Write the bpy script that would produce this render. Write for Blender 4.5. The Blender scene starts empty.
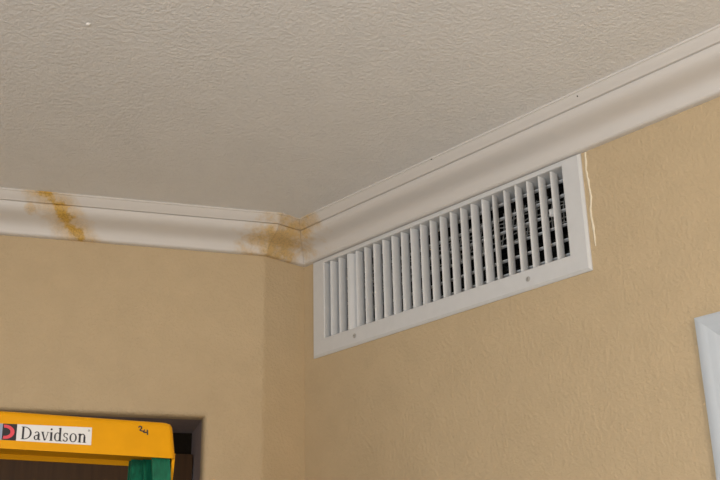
import bpy, bmesh, math, random
from mathutils import Vector, Matrix, noise

random.seed(4)
scene = bpy.context.scene
col = scene.collection

# ------------------------------------------------------------------ measures (metres)
EYE = 1.5
CEIL = EYE + 1.12
B_LEN = 0.1394                       # short wall between the two long ones
AL = 0.4573                          # turn of the left wall, radians
TA = Vector((-math.cos(AL), math.sin(AL), 0))       # along the left wall, away from the corner
NA = Vector((-math.sin(AL), -math.cos(AL), 0))      # out of the left wall, into the room
A0 = Vector((-B_LEN, 0, 0))

# ------------------------------------------------------------------ camera
F, PITCH, ROLL, YAW = 1084.18, 0.3717, -0.0226, 0.7507
fw = Vector((math.sin(YAW) * math.cos(PITCH), math.cos(YAW) * math.cos(PITCH), math.sin(PITCH)))
r0 = Vector((math.cos(YAW), -math.sin(YAW), 0))
u0 = r0.cross(fw)
rt = r0 * math.cos(ROLL) + u0 * math.sin(ROLL)
up = -r0 * math.sin(ROLL) + u0 * math.cos(ROLL)
cam_data = bpy.data.cameras.new('camera')
cam_data.sensor_width = 36
cam_data.lens = F / 720 * 36
cam_data.clip_start = 0.02
cam = bpy.data.objects.new('camera', cam_data)
col.objects.link(cam)
m = Matrix((rt, up, -fw)).transposed().to_4x4()
m.translation = Vector((-1.8288, -2.1912, EYE))
cam.matrix_world = m
scene.camera = cam

# ------------------------------------------------------------------ light
W = bpy.data.worlds.new('world')
scene.world = W
W.use_nodes = True
bg = W.node_tree.nodes['Background']
bg.inputs[0].default_value = (0.75, 0.85, 1.0, 1)
bg.inputs[1].default_value = 1.0

def area_light(name, loc, target, sx, sy, power, color):
    d = bpy.data.lights.new(name, 'AREA')
    d.shape = 'RECTANGLE'; d.size = sx; d.size_y = sy; d.energy = power; d.color = color
    o = bpy.data.objects.new(name, d); col.objects.link(o)
    o.location = loc
    o.rotation_euler = (Vector(target) - Vector(loc)).to_track_quat('-Z', 'Y').to_euler()
    return o
# daylight entering by the window in the far left wall
area_light('window_daylight', (-3.36, -2.6, 1.40), (0, -2.6, 1.40), 1.4, 1.25, 62, (0.92, 0.97, 1.0))
LAMP_AT = (-2.0, -3.4)
LAMP_POWER = 64
LAMP_COLOR = (1.0, 0.88, 0.76)

scene.view_settings.view_transform = 'Standard'
scene.view_settings.look = 'None'
scene.view_settings.gamma = 1
scene.view_settings.use_curve_mapping = False
scene.view_settings.exposure = 0.03

# ------------------------------------------------------------------ helpers
def tag(o, label=None, cat=None, group=None, kind=None):
    if label: o['label'] = label
    if cat: o['category'] = cat
    if group: o['group'] = group
    if kind: o['kind'] = kind
    return o

def link_mesh(name, bm, mat, parent=None, smooth=None, recalc=True):
    if recalc:
        bmesh.ops.recalc_face_normals(bm, faces=bm.faces)
    me = bpy.data.meshes.new(name)
    bm.to_mesh(me); bm.free()
    for mm in (mat if isinstance(mat, (list, tuple)) else [mat]):
        me.materials.append(mm)
    if smooth is not None:
        for p in me.polygons: p.use_smooth = True
        me.set_sharp_from_angle(angle=math.radians(smooth))
    o = bpy.data.objects.new(name, me)
    col.objects.link(o)
    if parent: o.parent = parent
    return o

def empty(name, loc=(0, 0, 0), rz=0):
    o = bpy.data.objects.new(name, None)
    o.empty_display_size = 0.1
    col.objects.link(o); o.location = loc; o.rotation_euler = (0, 0, rz)
    return o

def add_box(bm, lo, hi, bevel=0, seg=2):
    lo, hi = Vector(lo), Vector(hi)
    g = bmesh.ops.create_cube(bm, size=1)
    for v in g['verts']:
        v.co = Vector(((lo[i] + hi[i]) / 2 + v.co[i] * (hi[i] - lo[i])) for i in range(3))
    if bevel:
        es = list({e for v in g['verts'] for e in v.link_edges})
        bmesh.ops.bevel(bm, geom=es, offset=bevel, segments=seg, affect='EDGES', profile=0.5)
    return g

def box(name, lo, hi, mat, parent=None, bevel=0):
    bm = bmesh.new(); add_box(bm, lo, hi, bevel)
    return link_mesh(name, bm, mat, parent, 40 if bevel else None)

def loft(bm, loops, closed=True, cap0=False, cap1=False):
    rows = [[bm.verts.new(p) for p in L] for L in loops]
    n = len(rows[0])
    for a, b in zip(rows, rows[1:]):
        for i in range(n if closed else n - 1):
            j = (i + 1) % n
            bm.faces.new((a[i], a[j], b[j], b[i]))
    if cap0: bm.faces.new(rows[0])
    if cap1: bm.faces.new(list(reversed(rows[-1])))
    return rows

def tube(bm, pts, rad, n=8):
    loops = []
    pts = [Vector(p) for p in pts]
    for i, p in enumerate(pts):
        d = (pts[min(i + 1, len(pts) - 1)] - pts[max(i - 1, 0)]).normalized()
        a = d.orthogonal().normalized(); b = d.cross(a)
        loops.append([p + (a * math.cos(2 * math.pi * k / n) + b * math.sin(2 * math.pi * k / n)) * rad for k in range(n)])
    loft(bm, loops, True, True, True)

def disc(bm, c, nrm, rad, h, n=14):
    c, nrm = Vector(c), Vector(nrm).normalized()
    a = nrm.orthogonal().normalized(); b = nrm.cross(a)
    ring = lambda r, t: [c + nrm * t + (a * math.cos(2 * math.pi * k / n) + b * math.sin(2 * math.pi * k / n)) * r for k in range(n)]
    loft(bm, [ring(rad, 0), ring(rad, h * .5), ring(rad * .8, h * .9), ring(rad * .4, h)], True, True, True)

# ------------------------------------------------------------------ materials
def new_mat(name, color, rough=0.6, spec=0.3):
    m = bpy.data.materials.new(name); m.use_nodes = True
    p = m.node_tree.nodes['Principled BSDF']
    p.inputs['Base Color'].default_value = (*color, 1)
    p.inputs['Roughness'].default_value = rough
    p.inputs['Specular IOR Level'].default_value = spec
    return m

def N(m, typ, **kw):
    n = m.node_tree.nodes.new(typ)
    for k, v in kw.items():
        if k in n.inputs.keys(): n.inputs[k].default_value = v
        else: setattr(n, k, v)
    return n
def L(m, a, b): m.node_tree.links.new(a, b)

def position(m):
    return N(m, 'ShaderNodeNewGeometry').outputs['Position']

def vary(m, color, amount, scale, coords=None):
    """mottle the base colour a little"""
    p = m.node_tree.nodes['Principled BSDF']
    nz = N(m, 'ShaderNodeTexNoise', Scale=scale, Detail=3.0, Roughness=0.55)
    L(m, coords or position(m), nz.inputs['Vector'])
    mp = N(m, 'ShaderNodeMapRange'); mp.inputs[1].default_value = .3; mp.inputs[2].default_value = .7
    mp.inputs[3].default_value = 1 - amount; mp.inputs[4].default_value = 1 + amount
    L(m, nz.outputs['Fac'], mp.inputs[0])
    mx = N(m, 'ShaderNodeVectorMath', operation='SCALE'); mx.inputs[0].default_value = color
    L(m, mp.outputs[0], mx.inputs['Scale'])
    L(m, mx.outputs[0], p.inputs['Base Color'])
    return mx.outputs[0]

def bump(m, layers, dist=0.002, strength=1.0):
    """layers: (scale, detail, lo, hi, weight) noise plateaus summed to one relief"""
    pos = position(m); tot = None
    for sc, det, lo, hi, w in layers:
        nz = N(m, 'ShaderNodeTexNoise', Scale=sc, Detail=det, Roughness=0.5)
        L(m, pos, nz.inputs['Vector'])
        mp = N(m, 'ShaderNodeMapRange', interpolation_type='SMOOTHSTEP')
        mp.inputs[1].default_value = lo; mp.inputs[2].default_value = hi; mp.inputs[4].default_value = w
        L(m, nz.outputs['Fac'], mp.inputs[0])
        if tot is None: tot = mp.outputs[0]
        else:
            ad = N(m, 'ShaderNodeMath', operation='ADD'); L(m, tot, ad.inputs[0]); L(m, mp.outputs[0], ad.inputs[1]); tot = ad.outputs[0]
    b = N(m, 'ShaderNodeBump', Strength=strength, Distance=dist)
    L(m, tot, b.inputs['Height'])
    L(m, b.outputs[0], m.node_tree.nodes['Principled BSDF'].inputs['Normal'])

WALL = (0.545, 0.422, 0.266)
wall_paint = new_mat('beige_orange_peel_paint', WALL, 0.62, 0.25)
vary(wall_paint, WALL, 0.03, 14)
bump(wall_paint, [(110, 2, .40, .68, 1.0), (230, 2, .4, .7, .4)], 0.0018, 0.37)
CEILC = (0.80, 0.80, 0.80)
ceil_paint = new_mat('ceiling_knockdown_paint', CEILC, 0.75, 0.2)
vary(ceil_paint, CEILC, 0.02, 9)
bump(ceil_paint, [(115, 2, .38, .66, 1.0), (260, 2, .38, .68, .6)], 0.0022, 0.38)
white_trim_c = (0.66, 0.635, 0.61)
casing_paint = new_mat('white_casing_paint', (0.52, 0.565, 0.615), 0.4, 0.4)
vary(casing_paint, (0.52, 0.565, 0.615), .01, 30)
metal_white = new_mat('white_enamel_metal', (0.64, 0.645, 0.65), 0.4, 0.4)
vary(metal_white, (0.64, 0.645, 0.65), .02, 40)
carpet = new_mat('tan_carpet', (0.50, 0.45, 0.38), 0.95, 0.05)
vary(carpet, (0.50, 0.45, 0.38), .15, 200)
bump(carpet, [(400, 2, .3, .7, 1)], .004, .7)

def crown_material():
    m = new_mat('white_crown_paint_with_water_stains', white_trim_c, 0.42, 0.4)
    p = m.node_tree.nodes['Principled BSDF']
    pos = position(m)
    nz = N(m, 'ShaderNodeTexNoise', Scale=26.0, Detail=4.0, Roughness=0.6); L(m, pos, nz.inputs['Vector'])
    nf = N(m, 'ShaderNodeTexNoise', Scale=70.0, Detail=3.0, Roughness=0.6); L(m, pos, nf.inputs['Vector'])
    def math_(op, a, b=None, c=None):
        n = N(m, 'ShaderNodeMath', operation=op)
        for i, v in enumerate((a, b, c)):
            if v is None: continue
            if isinstance(v, (int, float)): n.inputs[i].default_value = v
            else: L(m, v, n.inputs[i])
        return n.outputs[0]
    def dot(vec, off):      # (pos - off).vec
        s = N(m, 'ShaderNodeVectorMath', operation='SUBTRACT'); L(m, pos, s.inputs[0]); s.inputs[1].default_value = off
        d = N(m, 'ShaderNodeVectorMath', operation='DOT_PRODUCT'); L(m, s.outputs[0], d.inputs[0]); d.inputs[1].default_value = vec
        return d.outputs['Value']
    def smooth(x, lo, hi, a=0.0, b=1.0):
        n = N(m, 'ShaderNodeMapRange', interpolation_type='SMOOTHSTEP')
        L(m, x, n.inputs[0]); n.inputs[1].default_value = lo; n.inputs[2].default_value = hi
        n.inputs[3].default_value = a; n.inputs[4].default_value = b
        return n.outputs[0]
    wob = math_('SUBTRACT', nz.outputs['Fac'], 0.5)
    wob2 = math_('SUBTRACT', nf.outputs['Fac'], 0.5)
    # stain that ran diagonally down the left length
    s = dot(TA, A0)                                        # along the wall
    dz = dot(Vector((0, 0, 1)), Vector((0, 0, CEIL)))      # 0 at the ceiling, negative below
    centre = math_('MULTIPLY_ADD', dz, 1.15, 0.584)
    d1 = math_('ABSOLUTE', math_('SUBTRACT', s, centre))
    d1 = math_('MULTIPLY_ADD', wob, 0.085, d1)
    d1 = math_('MULTIPLY_ADD', wob2, 0.035, d1)
    core = smooth(d1, 0.004, 0.042, 1.0, 0.0)
    halo = smooth(d1, 0.015, 0.080, 0.55, 0.0)
    st1 = math_('MAXIMUM', core, halo)
    # small outlying blot to its left
    q = N(m, 'ShaderNodeVectorMath', operation='DISTANCE'); L(m, pos, q.inputs[0])
    q.inputs[1].default_value = A0 + TA * 0.613 + NA * 0.07 + Vector((0, 0, CEIL - 0.034))
    dq = math_('MULTIPLY_ADD', wob2, 0.02, q.outputs['Value'])
    st1 = math_('MAXIMUM', st1, smooth(dq, 0.008, 0.022, .55, 0.0))
    # stain spread around the short length in the corner
    e = N(m, 'ShaderNodeVectorMath', operation='SUBTRACT'); L(m, pos, e.inputs[0])
    e.inputs[1].default_value = (-0.125, -0.045, CEIL - 0.045)
    sc = N(m, 'ShaderNodeVectorMath', operation='MULTIPLY'); L(m, e.outputs[0], sc.inputs[0]); sc.inputs[1].default_value = (1.0, 0.9, 0.9)
    ln = N(m, 'ShaderNodeVectorMath', operation='LENGTH'); L(m, sc.outputs[0], ln.inputs[0])
    d2 = math_('MULTIPLY_ADD', wob, 0.20, ln.outputs['Value'])
    d2 = math_('MULTIPLY_ADD', wob2, 0.06, d2)
    st2 = smooth(d2, 0.02, 0.135, 0.80, 0.0)
    q2 = N(m, 'ShaderNodeVectorMath', operation='DISTANCE'); L(m, pos, q2.inputs[0])
    q2.inputs[1].default_value = (-0.095, -0.135, CEIL - 0.012)
    d3 = math_('MULTIPLY_ADD', wob, 0.06, q2.outputs['Value'])
    st2 = math_('MAXIMUM', st2, smooth(d3, 0.012, 0.05, .5, 0.0))
    st = math_('MINIMUM', math_('MAXIMUM', st1, st2), 1.0)
    # darker tide lines inside the stain
    tide = smooth(math_('ABSOLUTE', wob2), 0.0, 0.05, 0.72, 1.0)
    tint = N(m, 'ShaderNodeVectorMath', operation='SCALE'); tint.inputs[0].default_value = (0.58, 0.355, 0.075)
    L(m, tide, tint.inputs['Scale'])
    mix = N(m, 'ShaderNodeMix', data_type='RGBA')
    mix.inputs['A'].default_value = (*white_trim_c, 1)
    L(m, st, mix.inputs['Factor']); L(m, tint.outputs[0], mix.inputs['B'])
    L(m, mix.outputs['Result'], p.inputs['Base Color'])
    return m
crown_paint = crown_material()

# ------------------------------------------------------------------ the room shell
def wall(name, origin, t, n, width, z0, z1, holes=(), thick=0.12, mat=wall_paint, label='', back=True):
    """vertical slab, room face through origin along t; holes = (s0, s1, z0, z1)"""
    origin, t, n = Vector(origin), Vector(t), Vector(n)
    xs = sorted({0.0, width, *[v for h in holes for v in h[:2]]})
    zs = sorted({z0, z1, *[v for h in holes for v in h[2:]]})
    bm = bmesh.new()
    vv = {(i, k): bm.verts.new(origin + t * x + Vector((0, 0, z))) for i, x in enumerate(xs) for k, z in enumerate(zs)}
    for i in range(len(xs) - 1):
        for k in range(len(zs) - 1):
            cx, cz = (xs[i] + xs[i + 1]) / 2, (zs[k] + zs[k + 1]) / 2
            if any(h[0] < cx < h[1] and h[2] < cz < h[3] for h in holes): continue
            bm.faces.new((vv[i, k], vv[i + 1, k], vv[i + 1, k + 1], vv[i, k + 1]))
    loose = [v for v in bm.verts if not v.link_faces]
    for v in loose: bm.verts.remove(v)
    r = bmesh.ops.extrude_face_region(bm, geom=list(bm.faces))
    for v in r['geom']:
        if isinstance(v, bmesh.types.BMVert): v.co -= n * thick
    return tag(link_mesh(name, bm, mat), label, 'wall', kind='structure')

X_LEFT = -3.4; Y_BACK = -4.8
LEN_A = (-X_LEFT - B_LEN) / math.cos(AL)
Y_A = LEN_A * math.sin(AL)

# opening of the dark doorway in the left wall, register and white door in the right wall
OP = (0.150, 1.05, 0.0, EYE + 0.588)         # s0, s1, z0, z1 at the sharp edge
BULL = 0.020
REG = dict(y0=-0.042, y1=-0.949, z0=CEIL - 0.360, z1=CEIL - 0.0885, oy0=-0.0925, oy1=-0.8985, oz0=CEIL - 0.3135, oz1=CEIL - 0.1015)
D2 = dict(y0=-1.238, y1=-2.04, z=EYE + 0.598 - 0.065)

# left wall: front face with a rounded outside corner towards the short wall
RB = 0.03
tl = RB * math.tan(AL / 2)
wa = wall('wall_left', A0 + TA * tl, TA, NA, LEN_A - tl, 0, CEIL,
          [(OP[0] - BULL - tl, OP[1] + BULL - tl, 0.0, OP[3] + BULL)], 0.12,
          label='beige textured wall with dark doorway, left of the corner')
# rounded corner strip
bm = bmesh.new()
cc = Vector((-B_LEN + tl, RB, 0))
loops = []
for k in range(9):
    a = AL * k / 8
    p = cc + Vector((-math.sin(a), -math.cos(a), 0)) * RB
    loops.append([p, p + Vector((0, 0, CEIL))])
loft(bm, loops, closed=False)
link_mesh('bullnose_corner', bm, wall_paint, wa, 60)
# bullnose edge around the opening: quarter round from wall face to the reveal
bm = bmesh.new()
loops = []
path = [((OP[0]), 0.0, -1, 0), ((OP[0]), OP[3], -1, 1), ((OP[1]), OP[3], 1, 1), ((OP[1]), 0.0, 1, 0)]
for (s, z, ds, dzz) in path:
    row = []
    for k in range(9):
        a = math.pi / 2 * k / 8
        out = BULL * (1 - math.sin(a)); dep = BULL * (1 - math.cos(a))
        row.append(A0 + TA * (s + ds * out) - NA * dep + Vector((0, 0, z + dzz * out)))
    row.append(A0 + TA * s - NA * 0.045 + Vector((0, 0, z)))
    loops.append(row)
loft(bm, loops, closed=False)
link_mesh('bullnose_edge', bm, wall_paint, wa, 60)

wall('wall_middle', (0, 0, 0), (-1, 0, 0), (0, -1, 0), B_LEN - tl, 0, CEIL, (), 0.12,
     label='narrow beige wall strip between the rounded edge and the corner')
wc = wall('wall_right', (0, 0, 0), (0, -1, 0), (-1, 0, 0), -Y_BACK, 0, CEIL,
          [(-REG['oy0'] - .004, -REG['oy1'] + .004, REG['oz0'] - .004, REG['oz1'] + .004), (-D2['y0'], -D2['y1'], 0.0, D2['z'])], 0.12,
          label='beige orange-peel wall holding the white air register, right of corner')
wall('wall_far_left', (X_LEFT, Y_BACK, 0), (0, 1, 0), (1, 0, 0), Y_A - Y_BACK, 0, CEIL, [(-3.4 - Y_BACK, -1.8 - Y_BACK, 0.70, 2.10)], 0.12, label='beige wall with a window closing the room on the left')
wb = wall('wall_back', (0, Y_BACK, 0), (-1, 0, 0), (0, 1, 0), -X_LEFT, 0, CEIL, (), 0.12, label='plain beige wall behind the viewpoint')

bm = bmesh.new()
add_box(bm, (X_LEFT - .15, Y_BACK - .15, -0.1), (0.15, Y_A + .3, 0))
tag(link_mesh('floor', bm, carpet), 'tan carpeted floor of the room', 'floor', kind='structure')
bm = bmesh.new()
add_box(bm, (X_LEFT - .15, Y_BACK - .15, CEIL), (0.15, Y_A + .3, CEIL + .1))
ceil = tag(link_mesh('ceiling', bm, ceil_paint), 'off-white knockdown textured ceiling above the crown moulding', 'ceiling', kind='structure')
bm = bmesh.new()
bmesh.ops.create_icosphere(bm, subdivisions=2, radius=0.0042)
for v in bm.verts: v.co.z *= .6; v.co *= 1 + .2 * noise.noise(v.co * 400)
o = link_mesh('plaster_fleck', bm, new_mat('white_plaster', (.85, .84, .82), .7), ceil, 60)
o.location = (-1.0108, -0.5844, CEIL - .001)

# window behind the camera
win = empty('window_1', (X_LEFT, -2.6, 0.70), -math.pi / 2); tag(win, 'white framed window in the far left wall', 'window', kind='structure')
for lo, hi in [((-.8, -.1, 0), (.8, -.03, .05)), ((-.8, -.1, 1.35), (.8, -.03, 1.4)), ((-.8, -.1, .05), (-.75, -.03, 1.35)), ((.75, -.1, .05), (.8, -.03, 1.35)), ((-.02, -.09, .05), (.02, -.04, 1.35))]:
    box('window_frame', lo, hi, casing_paint, win, .004)
glass = new_mat('window_glass', (1, 1, 1), 0.02); glass.node_tree.nodes['Principled BSDF'].inputs['Transmission Weight'].default_value = 1
for x0, x1 in ((-.75, -.02), (.02, .75)):
    box('pane', (x0, -.068, .05), (x1, -.062, 1.35), glass, win)

# ------------------------------------------------------------------ crown moulding
PROFILE = [(0.0, 0.0), (0.105, 0.0), (0.105, 0.0040), (0.1020, 0.0052)]
for k in range(1, 9):                       # shallow ovolo of the upper band
    a = k / 8
    PROFILE.append((0.1020 - 0.0145 * a ** 1.2, 0.0052 + 0.0170 * a))
PROFILE += [(0.0868, 0.0232), (0.0800, 0.0238), (0.0800, 0.0256), (0.0822, 0.0264)]
for k in range(1, 21):                      # long S curve: round above, hollow below
    a = k / 20
    sgm = a - 0.095 * math.sin(2 * math.pi * a)
    x = 0.0822 + (0.0185 - 0.0822) * sgm
    y = 0.0262 + (0.0770 - 0.0262) * (a + 0.055 * math.sin(2 * math.pi * a))
    PROFILE.append((x, y))
PROFILE += [(0.0172, 0.0800), (0.0166, 0.0830), (0.0150, 0.0852), (0.0120, 0.0870), (0.0090, 0.0877), (0.0, 0.0877)]

def crown(name, ends, label):
    bm = bmesh.new()
    loops = [[Vector(f(off)) + Vector((0, 0, CEIL - d)) for off, d in PROFILE] for f in ends]
    loft(bm, loops, True, True, True)
    return tag(link_mesh(name, bm, crown_paint, None, 24), label, 'crown moulding', kind='structure')
G = 0.00045
K = lambda off: Vector((-B_LEN - off * math.tan(AL / 2), -off, 0))
t1 = crown('trim_1', [lambda o: K(o) + TA * G, lambda o: A0 + TA * LEN_A + Vector((o, 0, 0)) + TA * (0) - Vector((0, o * 1.5, 0))],
           'white crown moulding with amber diagonal water stain, on left wall')
t2 = crown('trim_2', [lambda o: Vector((-o - G, -o, 0)), lambda o: K(o) + Vector((G, 0, 0))],
           'short amber-stained crown moulding piece in the corner')
t3 = crown('trim_3', [lambda o: Vector((-o, -o - G, 0)), lambda o: Vector((-o, Y_BACK + o, 0))],
           'white crown moulding above the air register on right wall')
hole_mat = new_mat('dark_nail_hole', (.05, .045, .04), .8)
def crown_face(y, frac):
    i = int(frac); a = PROFILE[i]; b = PROFILE[i + 1]
    p = Vector((-(a[0] + b[0]) / 2, y, CEIL - (a[1] + b[1]) / 2))
    d = Vector((-(b[0] - a[0]), 0, -(b[1] - a[1]))).normalized()
    return p, Vector((d.z, 0, -d.x))
for y, fr, rad in ((-1.022, 5, .0019), (-0.598, 2, .002)):
    p, nn = crown_face(y, fr)
    if nn.x > 0: nn = -nn
    bm = bmesh.new(); disc(bm, p - nn * .0004, nn, rad, .0007, 10)
    link_mesh('nail_hole', bm, hole_mat, t3, 40)

# ------------------------------------------------------------------ dark doorway in the left wall
jamb_mat = new_mat('shade_toned_jamb', (0.27, 0.215, 0.21), 0.55)  # wall beige in the recess, its shade put into the colour
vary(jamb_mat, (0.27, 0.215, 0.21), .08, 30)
leaf_mat = new_mat('dark_brown_stained_wood', (0.050, 0.024, 0.009), 0.5)
p_ = position(leaf_mat); mpg = N(leaf_mat, 'ShaderNodeMapping'); mpg.inputs['Scale'].default_value = (60, 60, 3); L(leaf_mat, p_, mpg.inputs[0])
vary(leaf_mat, (0.050, 0.024, 0.009), .25, 1.0, mpg.outputs[0])
void_mat = new_mat('gap_shade_black', (0.012, 0.009, 0.006), .9, .05)
brass = new_mat('aged_brass', (.5, .36, .15), .35); brass.node_tree.nodes['Principled BSDF'].inputs['Metallic'].default_value = 1
ang = math.atan2(-TA.y, -TA.x)             # local x runs to the right along the left wall, y into the wall
door = empty('door_1', A0, ang); tag(door, 'dark brown door recessed in rounded wall opening behind yellow ladder', 'door', kind='structure')
s0, s1, zt = -OP[0], -OP[1], OP[3]
DEP = 0.165
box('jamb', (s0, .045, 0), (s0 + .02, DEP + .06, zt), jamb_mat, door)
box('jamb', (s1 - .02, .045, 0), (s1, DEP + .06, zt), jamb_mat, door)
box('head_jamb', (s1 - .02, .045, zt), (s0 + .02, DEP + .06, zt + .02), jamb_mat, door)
box('gap_shade_sheet', (s1, DEP + .055, zt - .09), (s0, DEP + .06, zt), void_mat, door)  # near-black sheet paints the darkness in the gap over the leaf
leaf_top = zt - .066
leaf = box('door_leaf', (s1 + .003, DEP, .008), (s0 - .003, DEP + .04, leaf_top), leaf_mat, door, .002)
for (a, b) in ((-.95, -.64), (-.56, -.25)):
    for (c, d) in ((.2, .85), (1.0, 1.9)):
        bm = bmesh.new()
        v = [(a, c), (b, c), (b, d), (a, d)]
        rows = []
        for ins, yy in ((0, DEP), (.012, DEP - .008), (.03, DEP - .002), (.045, DEP - .006)):
            rows.append([Vector((x + (ins if x == a else -ins), yy, z + (ins if z == c else -ins))) for x, z in v])
        loft(bm, rows, True, False, True)
        link_mesh('raised_panel', bm, leaf_mat, leaf)
bm = bmesh.new()
loft(bm, [[Vector((s1 + .07 + r * math.cos(t * math.pi / 8), DEP - y, 1.0 + r * math.sin(t * math.pi / 8))) for t in range(16)] for y, r in ((0, .03), (.006, .03), (.012, .012), (.035, .012), (.042, .026), (.06, .028), (.07, .015))], True, True, True)
link_mesh('door_knob', bm, brass, leaf, 40)

# ------------------------------------------------------------------ white door with casing in the right wall
door2 = empty('door_2', (0, D2['y0'], 0), -math.pi / 2)     # local x to the right along the wall, y into the wall
tag(door2, 'white moulded door casing at right edge on beige wall', 'door', kind='structure')
wd = D2['y0'] - D2['y1']; zt2 = D2['z']; CW = 0.065
# casing section: distance from opening edge, thickness
CPROF = [(0.0, 0.0), (0.0, 0.009), (0.003, 0.0105), (0.028, 0.0115), (0.031, 0.0130), (0.040, 0.0142), (0.044, 0.0150), (0.050, 0.0172), (0.060, 0.0178), (0.0635, 0.0165), (0.065, 0.0140), (0.065, 0.0)]
def casing(name, pts):
    bm = bmesh.new()
    loops = [[Vector((x + dx * q, -h, z + dz * q)) for q, h in CPROF] for (x, z, dx, dz) in pts]
    loft(bm, loops, True, True, True)
    return link_mesh(name, bm, casing_paint, door2, 30)
casing('casing_leg', [(0, 0, -1, 0), (0, zt2, -1, 1)])
casing('casing_leg', [(wd, 0, 1, 0), (wd, zt2, 1, 1)])
casing('casing_head', [(0, zt2, -1, 1), (wd, zt2, 1, 1)])
for lo, hi in (((0, 0, 0), (.018, .12, zt2)), ((wd - .018, 0, 0), (wd, .12, zt2)), ((.018, 0, zt2 - .018), (wd - .018, .12, zt2))):
    box('jamb', lo, hi, casing_paint, door2)
leaf2 = box('door_leaf', (.021, .02, .008), (wd - .021, .055, zt2 - .021), casing_paint, door2, .002)
for (a, b) in ((.11, .36), (.44, .69)):
    for (c, d) in ((.2, .85), (1.0, 1.85)):
        bm = bmesh.new(); v = [(a, c), (b, c), (b, d), (a, d)]; rows = []
        for ins, yy in ((0, .02), (.012, .012), (.03, .018), (.045, .014)):
            rows.append([Vector((x + (ins if x == a else -ins), yy, z + (ins if z == c else -ins))) for x, z in v])
        loft(bm, rows, True, False, True)
        link_mesh('raised_panel', bm, casing_paint, leaf2)

# ------------------------------------------------------------------ the air register
reg = empty('air_register', (0, REG['y0'], REG['z0']))
tag(reg, 'long white metal air register with vertical louvers below crown moulding', 'air register')
def RL(x, y, z): return Vector((x, y - REG['y0'], z - REG['z0']))
# frame: bevelled outer edge, flat face, returned inner lip
TH = 0.0075
def rect(y0, y1, z0, z1, x): return [RL(x, y0, z0), RL(x, y1, z0), RL(x, y1, z1), RL(x, y0, z1)]
y0, y1, z0, z1 = REG['y0'], REG['y1'], REG['z0'], REG['z1']
oy0, oy1, oz0, oz1 = REG['oy0'], REG['oy1'], REG['oz0'], REG['oz1']
bm = bmesh.new()
loft(bm, [rect(y0, y1, z0, z1, -0.0002), rect(y0, y1, z0, z1, -0.003), rect(y0 - .006, y1 + .006, z0 + .006, z1 - .002, -TH),
          rect(oy0 + .002, oy1 - .002, oz0 - .002, oz1 + .001, -TH), rect(oy0, oy1, oz0, oz1, -TH + .002), rect(oy0, oy1, oz0, oz1, 0.060),
          rect(oy0 + .001, oy1 - .001, oz0 - .001, oz1 + .001, 0.060), rect(oy0 + .001, oy1 - .001, oz0 - .001, oz1 + .001, 0.0),
          rect(y0, y1, z0, z1, -0.0002)], True)
bmesh.ops.remove_doubles(bm, verts=bm.verts, dist=1e-6)
link_mesh('frame', bm, metal_white, reg)
# vertical louvers
NB = 23
BY0, BY1 = -0.1145, -0.8640
def louver_mesh(depth):
    bm = bmesh.new()
    sec = []
    for k in range(14):                       # tear-drop section, blunt in front
        a = 2 * math.pi * k / 14
        x = depth / 2 - depth / 2 * math.cos(a)
        th = 0.0040 * math.sin(a) * (1.0 - 0.45 * x / depth)
        sec.append((x - 0.000, th))
    h = oz1 - oz0
    loft(bm, [[Vector((x, y, z)) for x, y in sec] for z in (0.0005, h - 0.0005)], True, True, True)
    bmesh.ops.recalc_face_normals(bm, faces=bm.faces)
    me = bpy.data.meshes.new('louver'); bm.to_mesh(me); bm.free(); me.materials.append(metal_white)
    for p in me.polygons: p.use_smooth = True
    me.set_sharp_from_angle(angle=math.radians(40))
    return me
lm = louver_mesh(0.0275)
special = {2: 38, 0: 4, 1: -3, 17: -16, 18: -6, 16: 5, 9: 6, 4: -5}
for i in range(NB):
    o = bpy.data.objects.new('louver', lm); col.objects.link(o); o.parent = reg
    y = BY0 + (BY1 - BY0) * i / (NB - 1)
    o.location = RL(-0.004, y, oz0)
    # turned about its own front edge
    o.rotation_euler = (0, 0, math.radians(-special.get(i, random.uniform(-2.5, 2.5)) - 9 * (1 - i / (NB - 1))))
# rear horizontal blades
bm = bmesh.new()
sec = []
for k in range(10):
    a = 2 * math.pi * k / 10
    x = .008 - .008 * math.cos(a); sec.append((x, .0017 * math.sin(a) * (1 - .4 * x / .016)))
loft(bm, [[Vector((x, y, z)) for x, z in sec] for y in (0, oy1 - oy0)], True, True, True)
bmesh.ops.recalc_face_normals(bm, faces=bm.faces)
rear_me = bpy.data.meshes.new('rear_blade'); bm.to_mesh(rear_me); bm.free(); rear_me.materials.append(metal_white)
for p in rear_me.polygons: p.use_smooth = True
NR = 6
for k in range(NR):
    o = bpy.data.objects.new('rear_blade', rear_me); col.objects.link(o); o.parent = reg
    o.location = RL(0.034, oy0, oz0 + 0.024 + (oz1 - oz0 - 0.034) * k / (NR - 1))
    o.rotation_euler = (0, math.radians(random.uniform(-3, 3)), 0)
# sheet-metal boot with lining behind
lining = new_mat('dark_fibrous_duct_lining', (.05, .05, .05), .9, .1)
pz = position(lining); nz = N(lining, 'ShaderNodeTexNoise', Scale=75.0, Detail=5.0, Roughness=.75); L(lining, pz, nz.inputs['Vector'])
cr = N(lining, 'ShaderNodeValToRGB'); cr.color_ramp.elements[0].position = .50; cr.color_ramp.elements[0].color = (.006, .006, .006, 1)
cr.color_ramp.elements[1].position = .72; cr.color_ramp.elements[1].color = (.10, .10, .095, 1)
L(lining, nz.outputs['Fac'], cr.inputs[0]); L(lining, cr.outputs[0], lining.node_tree.nodes['Principled BSDF'].inputs['Base Color'])
bm = bmesh.new()
e = .0025
loft(bm, [rect(oy0 + e, oy1 - e, oz0 - e, oz1 + e, .0602), rect(oy0 + e, oy1 - e, oz0 - e, oz1 + e, .34)], True, False, True)
link_mesh('duct_boot', bm, lining, reg)
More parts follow.
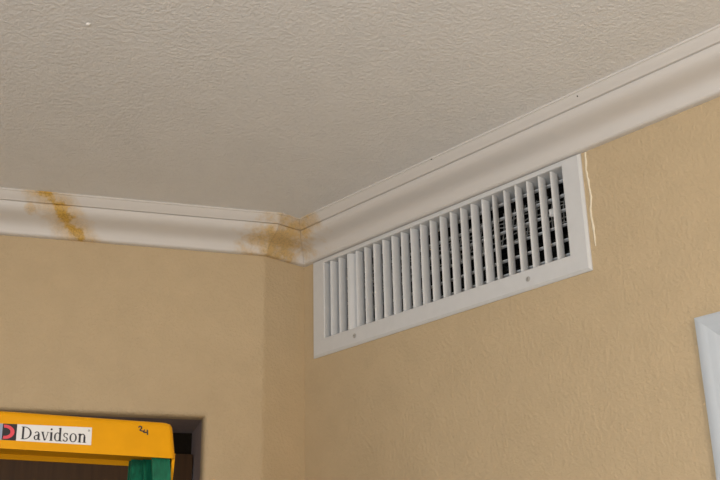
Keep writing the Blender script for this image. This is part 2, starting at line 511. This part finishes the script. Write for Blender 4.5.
# crumpled wire screen in the upper part of the boot
wire = new_mat('grey_wire', (.36, .36, .35), .5)
bm = bmesh.new()
for k in range(46):
    yy = oy0 - .02 - (oy0 - oy1 - .04) * k / 45
    tube(bm, [RL(.085 + .006 * math.sin(k * 1.7), yy + .006 * math.sin(k * 2.3), oz0 + .115), RL(.09 + .008 * math.cos(k), yy, oz0 + .16), RL(.10, yy + .007 * math.cos(k * 3.1), oz1 - .003)], .0015, 4)
for j in range(6):
    z = oz0 + .122 + j * .0145
    tube(bm, [RL(.088 + .006 * math.sin(q * 1.3 + j), oy0 - .01 - (oy0 - oy1 - .02) * q / 24, z + .004 * math.sin(q * 2.1 + j * 1.9)) for q in range(25)], .0015, 4)
tag(link_mesh('wire_screen', bm, wire, reg), kind='stuff')
# damper lever
bm = bmesh.new()
add_box(bm, RL(.010, -.8490, oz0 + .112), RL(.024, -.8530, oz0 + .118), .001)
add_box(bm, RL(.008, -.8465, oz0 + .114), RL(.014, -.8560, oz0 + .126), .0025)
tag(link_mesh('damper_lever', bm, metal_white, reg, 40), 'small white damper lever tab')
# screws
screw_mat = new_mat('painted_screw', (.40, .39, .37), .45)
slot_mat = new_mat('screw_slot', (.16, .15, .14), .7)
for y, z in ((-0.2105, REG['z0'] + .0245), (-0.7825, REG['z0'] + .0240)):
    bm = bmesh.new(); disc(bm, RL(-TH + .0002, y, z), (-1, 0, 0), .0060, .0024, 16)
    sc_ = link_mesh('screw', bm, screw_mat, reg, 40)
    a = random.uniform(0, 3)
    bm = bmesh.new()
    c = RL(-TH - .0018, y, z); d = Vector((0, math.cos(a), math.sin(a))); q = Vector((0, -d.z, d.y)); nx = Vector((-1, 0, 0))
    vs = [c + d * s * .0038 + q * t * .0006 + nx * h for h in (0, .0006) for s, t in ((-1, -1), (1, -1), (1, 1), (-1, 1))]
    loft(bm, [vs[:4], vs[4:]], True, True, True)
    link_mesh('screw_slot', bm, slot_mat, sc_)

# ------------------------------------------------------------------ caulk streak beside the register
def on_right_wall(px, py, x=0.0):
    """wall point measured from the photograph once, kept as metres on the wall"""
    d = fw + rt * ((px - 360) / F) - up * ((py - 240) / F)
    c = Vector((-1.8288, -2.1912, EYE))
    return c + d * ((x - c.x) / d.x)
pts = [on_right_wall(*q) for q in ((585.2, 152.5), (586.2, 170), (588.8, 184), (591, 197.5), (590.6, 212.5), (593.4, 227.5), (595.8, 246))]
fine = []
for a, b in zip(pts, pts[1:]):
    for k in range(4): fine.append(a.lerp(b, k / 4))
fine.append(pts[-1])
bm = bmesh.new(); loops = []
for i, p in enumerate(fine):
    w = (.0028 + .0022 * noise.noise(Vector((i * .63, 2, 0)))) * (1 if i < len(fine) - 2 else .45)
    jit = .0012 * noise.noise(Vector((i * .9, 7, 1)))
    loops.append([p + Vector((h, s * w + jit, 0)) for s, h in ((1, 0.0004), (.6, -.0012), (0, -.0018), (-.6, -.0012), (-1, .0004))])
loft(bm, loops, True, True, True)
cream = new_mat('cream_caulk', (.80, .72, .56), .6); vary(cream, (.80, .72, .56), .06, 120)
tag(link_mesh('caulk_streak', bm, cream, None, 60), 'thin wavy cream caulk streak on beige wall beside the register', 'caulk')

# ------------------------------------------------------------------ stepladder
yellow = new_mat('yellow_plastic', (0.59, 0.265, 0.001), 0.5, .15); vary(yellow, (0.59, 0.265, 0.001), .05, 25)
green = new_mat('green_fibreglass', (0.004, 0.090, 0.047), 0.45, .2)
gp = position(green); gm = N(green, 'ShaderNodeMapping'); gm.inputs['Scale'].default_value = (300, 300, 40); L(green, gp, gm.inputs[0])
vary(green, (0.004, 0.090, 0.047), .35, 1.0, gm.outputs[0])
alu = new_mat('ladder_aluminium', (.62, .62, .62), .35); alu.node_tree.nodes['Principled BSDF'].inputs['Metallic'].default_value = 1
rubber = new_mat('black_rubber', (.02, .02, .02), .8)
LROT = math.radians(-17.0)
ldir = Vector((math.cos(LROT), math.sin(LROT), 0)); lin = Vector((-math.sin(LROT), math.cos(LROT), 0))
CAPW = 0.362; CAPD = 0.080; CAPTOP = EYE + .3305; CAPH = .0525
corner = Vector((-0.968, -0.864, 0)) + ldir * 0.001
base = corner - ldir * (CAPW / 2) + lin * (CAPD / 2)
lad = empty('step_ladder', (base.x, base.y, 0), LROT)
tag(lad, 'yellow topped stepladder with green fibreglass rails before dark doorway', 'ladder')
def rrect(w, d, r, z, n=5):
    out = []
    for cx, cy, a0 in ((w / 2 - r, d / 2 - r, 0), (-w / 2 + r, d / 2 - r, 90), (-w / 2 + r, -d / 2 + r, 180), (w / 2 - r, -d / 2 + r, 270)):
        for k in range(n + 1):
            a = math.radians(a0 + 90 * k / n)
            out.append(Vector((cx + r * math.cos(a), cy + r * math.sin(a), z)))
    return out
bm = bmesh.new(); Z = CAPTOP
loops = []
for ins, dz in ((.012, 0), (.006, -.0006), (.0025, -.0025), (.0006, -.006), (0, -.009)):
    loops.append(rrect(CAPW - 2 * ins, CAPD - 2 * ins, .010, Z + dz))
fl = .0052
loops.append(rrect(CAPW + 2 * fl, CAPD + 2 * .002, .010, Z - CAPH))
loops.append(rrect(CAPW + 2 * fl - .008, CAPD - .004, .007, Z - CAPH))
loops.append(rrect(CAPW + 2 * fl - .010, CAPD - .006, .007, Z - CAPH + .007))
loft(bm, loops, True, True, True)
cap = link_mesh('top_cap', bm, yellow, lad, 35)
# rear corner ears of the cap that reach down outside the rails
for sx in (-1, 1):
    bm = bmesh.new()
    x = sx * (CAPW / 2 + .0005)
    v = [(-CAPD / 2 + .004, Z - CAPH + .008), (CAPD / 2 - .010, Z - CAPH + .008), (CAPD / 2 - .030, Z - CAPH - .060), (-CAPD / 2 + .018, Z - CAPH - .060)]
    loft(bm, [[Vector((x, a, b)) for a, b in v], [Vector((x + sx * .004, a, b)) for a, b in v]], True, True, True)
    link_mesh('cap_ear', bm, yellow, cap)

# rails: channel section lofted from top to bottom, splayed outwards
def rail(name, xt, yt, xb, yb, ztop, wflange, depth, sx, ydir):
    bm = bmesh.new(); t = .0035
    # section in local (inward, back): web outside, flanges pointing inwards
    w, d = wflange, depth
    sec = [(0, 0), (w, 0), (w, t), (t, t), (t, d - t), (w, d - t), (w, d), (0, d)]
    loops = []
    for f in (0, 1):
        x = xt + (xb - xt) * f; y = yt + (yb - yt) * f; z = ztop + (0.03 - ztop) * f
        loops.append([Vector((sx * (x - a), y + ydir * b, z)) for a, b in sec])
    loft(bm, loops, True, True, True)
    return link_mesh(name, bm, green, lad, 30)
FX, FXB = CAPW / 2 - .003, CAPW / 2 + .075
for sx in (-1, 1):
    rail('front_rail', FX, -.034, FXB, -.32, Z - CAPH + .006, .0265, .050, sx, 1)
    rail('rear_rail', FX - .012, .018, FXB - .03, .62, Z - CAPH + .006, .030, .016, sx, 1)
    for nm, x, y in (('front', FXB, -.32), ('rear', FXB - .03, .62)):
        bm = bmesh.new(); add_box(bm, (min(sx * x, sx * (x - .04)) - .003, y - .006, 0), (max(sx * x, sx * (x - .04)) + .003, y + .07, .05), .005)
        link_mesh('rubber_foot', bm, rubber, lad, 40)
for k in range(5):
    f = 1 - (k + 1) * .305 / (Z - .012)
    x = FX + (FXB - FX) * f; y = -.046 + (-.32 + .046) * f; z = (k + 1) * .305
    bm = bmesh.new()
    add_box(bm, (-x + .005, y + .003, z - .004), (x - .005, y + .080, z), .001)
    add_box(bm, (-x + .005, y + .003, z - .03), (x - .005, y + .006, z - .002))
    add_box(bm, (-x + .005, y + .077, z - .03), (x - .005, y + .080, z - .002))
    for q in range(5): add_box(bm, (-x + .008, y + .012 + q * .014, z - .0005), (x - .008, y + .016 + q * .014, z + .0012))
    link_mesh('step', bm, alu, lad)
for z in (.35, .9, 1.4):
    f = 1 - z / (Z - .012); x = FX - .026 + (FXB - .03 - FX + .026) * f; y = .030 + (.62 - .030) * f
    bm = bmesh.new(); tube(bm, [(-x + .01, y + .009, z), (x - .01, y + .009, z)], .008, 8)
    link_mesh('rear_brace', bm, alu, lad, 40)
for sx in (-1, 1):
    f = 1 - 1.1 / (Z - .012)
    xa = FX + (FXB - FX) * f - .03; ya = -.046 - .274 * f + .06; yb = .03 + .59 * f
    bm = bmesh.new(); add_box(bm, (min(sx * xa, sx * (xa - .004)), ya, 1.09), (max(sx * xa, sx * (xa - .004)), yb + .01, 1.115), .001)
    link_mesh('spreader_bar', bm, alu, lad)

# --- sticker on the front of the cap -------------------------------------------------
paper = new_mat('white_sticker', (.58, .57, .56), .45); ink = new_mat('dark_ink', (.025, .024, .03), .5)
black = new_mat('black_print', (.012, .010, .014), .5); red = new_mat('red_print', (.55, .05, .07), .5); blue_grey = new_mat('blue_grey_print', (.22, .26, .34), .5)
def face_y(z):       # front face of the cap at height z
    f = (Z - .009 - z) / (CAPH - .009)
    return -(CAPD / 2) - .002 * max(0, min(1, f))
def plate(name, polys, mat, lift, thick, parent):
    """flat print on the cap front; polys are outlines in (x, z)"""
    bm = bmesh.new()
    for pl in polys:
        a = [bm.verts.new((x, face_y(z) - lift, z)) for x, z in pl]
        b = [bm.verts.new((x, face_y(z) - lift - thick, z)) for x, z in pl]
        n = len(pl)
        for i in range(n): bm.faces.new((a[i], a[(i + 1) % n], b[(i + 1) % n], b[i]))
        bm.faces.new(b)
    return link_mesh(name, bm, mat, parent)
def fx(px, py=436):   # photograph column on the cap face -> local x, by the two measured ends
    d = fw + rt * ((px - 360) / F) - up * ((py - 240) / F)
    c = Vector((-1.8288, -2.1912, EYE))
    pf = base - lin * (CAPD / 2)
    t = ((pf - c).dot(lin)) / d.dot(lin)
    q = c + d * t
    return (q - base).dot(ldir), q.z
# the sticker sits a little askew: its lower and upper edge as straight lines (x, z)
ST_T = (fx(17, 424.3), fx(91.3, 427.6)); ST_B = (fx(17, 441.0), fx(91.3, 445.4))
def lerp_line(ln, x): return ln[0][1] + (ln[1][1] - ln[0][1]) * (x - ln[0][0]) / (ln[1][0] - ln[0][0])
def sk(x, v):        # v = 0 lower edge, 1 upper edge
    a, b = lerp_line(ST_B, x), lerp_line(ST_T, x)
    return (x, a + (b - a) * v)
def block(x0, x1, v0=0, v1=1): return [sk(x0, v0), sk(x1, v0), sk(x1, v1), sk(x0, v1)]
SX0 = fx(-6, 433)[0]; SX1 = fx(91.4, 436)[0]
sticker = plate('sticker', [block(SX0, SX1)], paper, 0, .0004, cap)
LX1 = fx(16.4, 433)[0]; LX0 = fx(2, 433)[0]
plate('logo_block', [block(LX0, LX1)], black, .0004, .0002, sticker)
plate('logo_bar', [block(SX0, LX0)], blue_grey, .0004, .0002, sticker)
SZB, SZT = sk((LX0 + LX1) / 2, 0)[1], sk((LX0 + LX1) / 2, 1)[1]
hz = SZT - SZB; czz = (SZT + SZB) / 2
def arc_poly(cx, cz, r1, r2, a0, a1, n=14, wx=1.0, taper=True):
    o_, i_ = [], []
    for k in range(n + 1):
        a = math.radians(a0 + (a1 - a0) * k / n)
        th = (r1 - r2) * (math.sin(math.pi * k / n) * .8 + .2 if taper else 1)
        o_.append((cx + r1 * wx * math.cos(a), cz + r1 * math.sin(a)))
        i_.append((cx + (r1 - th) * wx * math.cos(a), cz + (r1 - th) * math.sin(a)))
    return [[o_[k], o_[k + 1], i_[k + 1], i_[k]] for k in range(n)]
lc = LX0 + (LX1 - LX0) * .18
plate('logo_crescent', arc_poly(lc, czz, hz * .43, hz * .25, -100, 100, wx=1.3, taper=False), red, .0006, .0002, sticker)

# serif lettering from strokes; unit = x height, baseline 0, cap height 1.5
def quad_stroke(p, q, w0, w1=None, horiz=True):
    w1 = w1 or w0
    if horiz: return [[(p[0] - w0 / 2, p[1]), (p[0] + w0 / 2, p[1]), (q[0] + w1 / 2, q[1]), (q[0] - w1 / 2, q[1])]]
    return [[(p[0], p[1] - w0 / 2), (q[0], q[1] - w1 / 2), (q[0], q[1] + w1 / 2), (p[0], p[1] + w0 / 2)]]
def ring(cx, cz, rx, rz, thick, thin, a0=0, a1=360, n=18):
    out = []
    P = []
    for k in range(n + 1):
        a = math.radians(a0 + (a1 - a0) * k / n)
        c, s = math.cos(a), math.sin(a)
        th = thin + (thick - thin) * abs(c) ** 1.3
        P.append(((cx + rx * c, cz + rz * s), (cx + (rx - th) * c, cz + (rz - min(th, thin * 1.3)) * s)))
    for k in range(n): out.append([P[k][0], P[k + 1][0], P[k + 1][1], P[k][1]])
    return out
ST, TN = .235, .10
def serif(x, z, w=.44, h=.06, up_=True):
    return [[(x - w / 2, z), (x + w / 2, z), (x + w / 2, z + h), (x - w / 2, z + h)]]
LET = {}
LET['D'] = (1.38, quad_stroke((.26, 0), (.26, 1.5), ST) + ring(.34, .75, .88, .75, .22, .075, -90, 90) + serif(.26, 0) + serif(.26, 1.44) + [[(.26, 0), (.40, 0), (.40, .075), (.26, .075)], [(.26, 1.425), (.40, 1.425), (.40, 1.5), (.26, 1.5)]])
LET['a'] = (.88, quad_stroke((.62, .1), (.62, .72), ST) + ring(.42, .68, .30, .32, .16, .09, 0, 155) + ring(.36, .28, .28, .29, .18, .08, 60, 330) + [[(.56, .0), (.86, .0), (.86, .07), (.66, .16)], [(.36, .50), (.58, .56), (.58, .64), (.36, .58)]])
LET['v'] = (.92, quad_stroke((.14, 1.0), (.45, 0), .22, .16) + quad_stroke((.80, 1.0), (.50, 0), .09, .09) + serif(.17, .94, .36) + serif(.78, .94, .28))
LET['i'] = (.50, quad_stroke((.25, 0), (.25, 1.0), ST) + serif(.25, 0, .42) + [[(.04, .92), (.25, 1.0), (.25, .90), (.04, .86)]] + ring(.24, 1.33, .12, .12, .12, .12, 0, 360, 10))
LET['d'] = (1.02, quad_stroke((.74, .02), (.74, 1.55), ST) + ring(.46, .49, .40, .51, .20, .08, 40, 320) + [[(.74, 0), (1.0, .0), (1.0, .06), (.74, .12)], [(.52, 1.47), (.74, 1.55), (.74, 1.45), (.52, 1.41)]])
LET['s'] = (.74, ring(.35, .74, .26, .27, .14, .085, 20, 250) + ring(.35, .27, .28, .28, .15, .085, -160, 70) + [[(.16, .62), (.24, .52), (.60, .38), (.52, .50)], [(.55, .72), (.61, .72), (.61, .98), (.55, .98)], [(.07, .02), (.13, .02), (.13, .30), (.07, .30)]])
LET['o'] = (1.0, ring(.49, .49, .43, .51, .20, .08, 0, 360, 22))
LET['n'] = (1.08, quad_stroke((.25, 0), (.25, 1.0), ST) + quad_stroke((.80, 0), (.80, .66), ST) + ring(.56, .64, .34, .36, .19, .10, 0, 150) + serif(.25, 0, .42) + serif(.80, 0, .42) + [[(.03, .92), (.25, 1.0), (.25, .90), (.03, .86)]])
text = 'Davidson'
tot = sum(LET[c][0] for c in text)
TX0, _ = fx(20.5, 434); TX1, _ = fx(86.5, 440)
sx_ = (TX1 - TX0) / tot
x = TX0
for ch in text:
    adv, polys = LET[ch]
    plate('letter', [[sk(x + a * sx_, .11 + b * .51) for a, b in pl] for pl in polys], ink, .0004, .0002, sticker)
    x += adv * sx_
plate('registered_mark', ring(TX1 + .0022, sk(TX1 + .0022, .82)[1], .0014, .0014, .0006, .0006, 0, 360, 10), ink, .0004, .0002, sticker)

# handwritten mark, leaning down to the right
def pen(pts, w):
    out = []
    for (a, b), (c, d) in zip(pts, pts[1:]):
        l = math.hypot(c - a, d - b) or 1; nx, nz_ = -(d - b) / l * w / 2, (c - a) / l * w / 2
        ex, ez = (c - a) / l * w * .3, (d - b) / l * w * .3
        out.append([(a - ex + nx, b - ez + nz_), (c + ex + nx, d + ez + nz_), (c + ex - nx, d + ez - nz_), (a - ex - nx, b - ez - nz_)])
    return out
def scrib(pix): return [fx(*q) for q in pix]
plate('marker_scribble', pen(scrib([(138.6, 427.2), (140, 426.2), (141.6, 427), (141.4, 428.6), (139.8, 430.2), (141.4, 430.9), (143.4, 431.4)]), .0017), ink, .0002, .0003, cap)
plate('marker_scribble', pen(scrib([(144.4, 429.6), (143.6, 432.4), (147.2, 432.6)]), .0017) + pen(scrib([(147.2, 430.2), (147.4, 434.6)]), .0019), ink, .0002, .0003, cap)

# ------------------------------------------------------------------ unseen pendant added as fill, standing for light bounced off the ceiling
lampo = empty('fill_lamp', (LAMP_AT[0], LAMP_AT[1], CEIL)); tag(lampo, 'added frosted pendant fill lamp, unseen behind the viewpoint', 'lamp')
bm = bmesh.new(); loft(bm, [[Vector((r * math.cos(t * math.pi / 12), r * math.sin(t * math.pi / 12), z)) for t in range(24)] for r, z in ((.07, 0), (.07, -.012), (.05, -.03), (.012, -.034))], True, True, True)
link_mesh('canopy', bm, brass, lampo, 40)
bm = bmesh.new(); tube(bm, [(0, 0, -.03), (0, 0, -.36)], .006, 10); link_mesh('stem', bm, brass, lampo, 40)
glow = new_mat('frosted_glass_lit', (.9, .88, .82), .5)
gpn = glow.node_tree.nodes['Principled BSDF']; gpn.inputs['Emission Color'].default_value = (1, .82, .62, 1); gpn.inputs['Emission Strength'].default_value = 2.0
bm = bmesh.new(); loft(bm, [[Vector((r * math.cos(t * math.pi / 12), r * math.sin(t * math.pi / 12), z)) for t in range(24)] for r, z in ((.03, -.36), (.09, -.375), (.13, -.42), (.14, -.47), (.12, -.53), (.07, -.57), (.01, -.58))], True, True, True)
link_mesh('globe', bm, glow, lampo, 60)
ld = bpy.data.lights.new('fill_bulb', 'POINT'); ld.energy = LAMP_POWER; ld.color = LAMP_COLOR; ld.shadow_soft_size = .10
lo_ = bpy.data.objects.new('fill_bulb', ld); col.objects.link(lo_); lo_.parent = lampo; lo_.location = (0, 0, -.70)
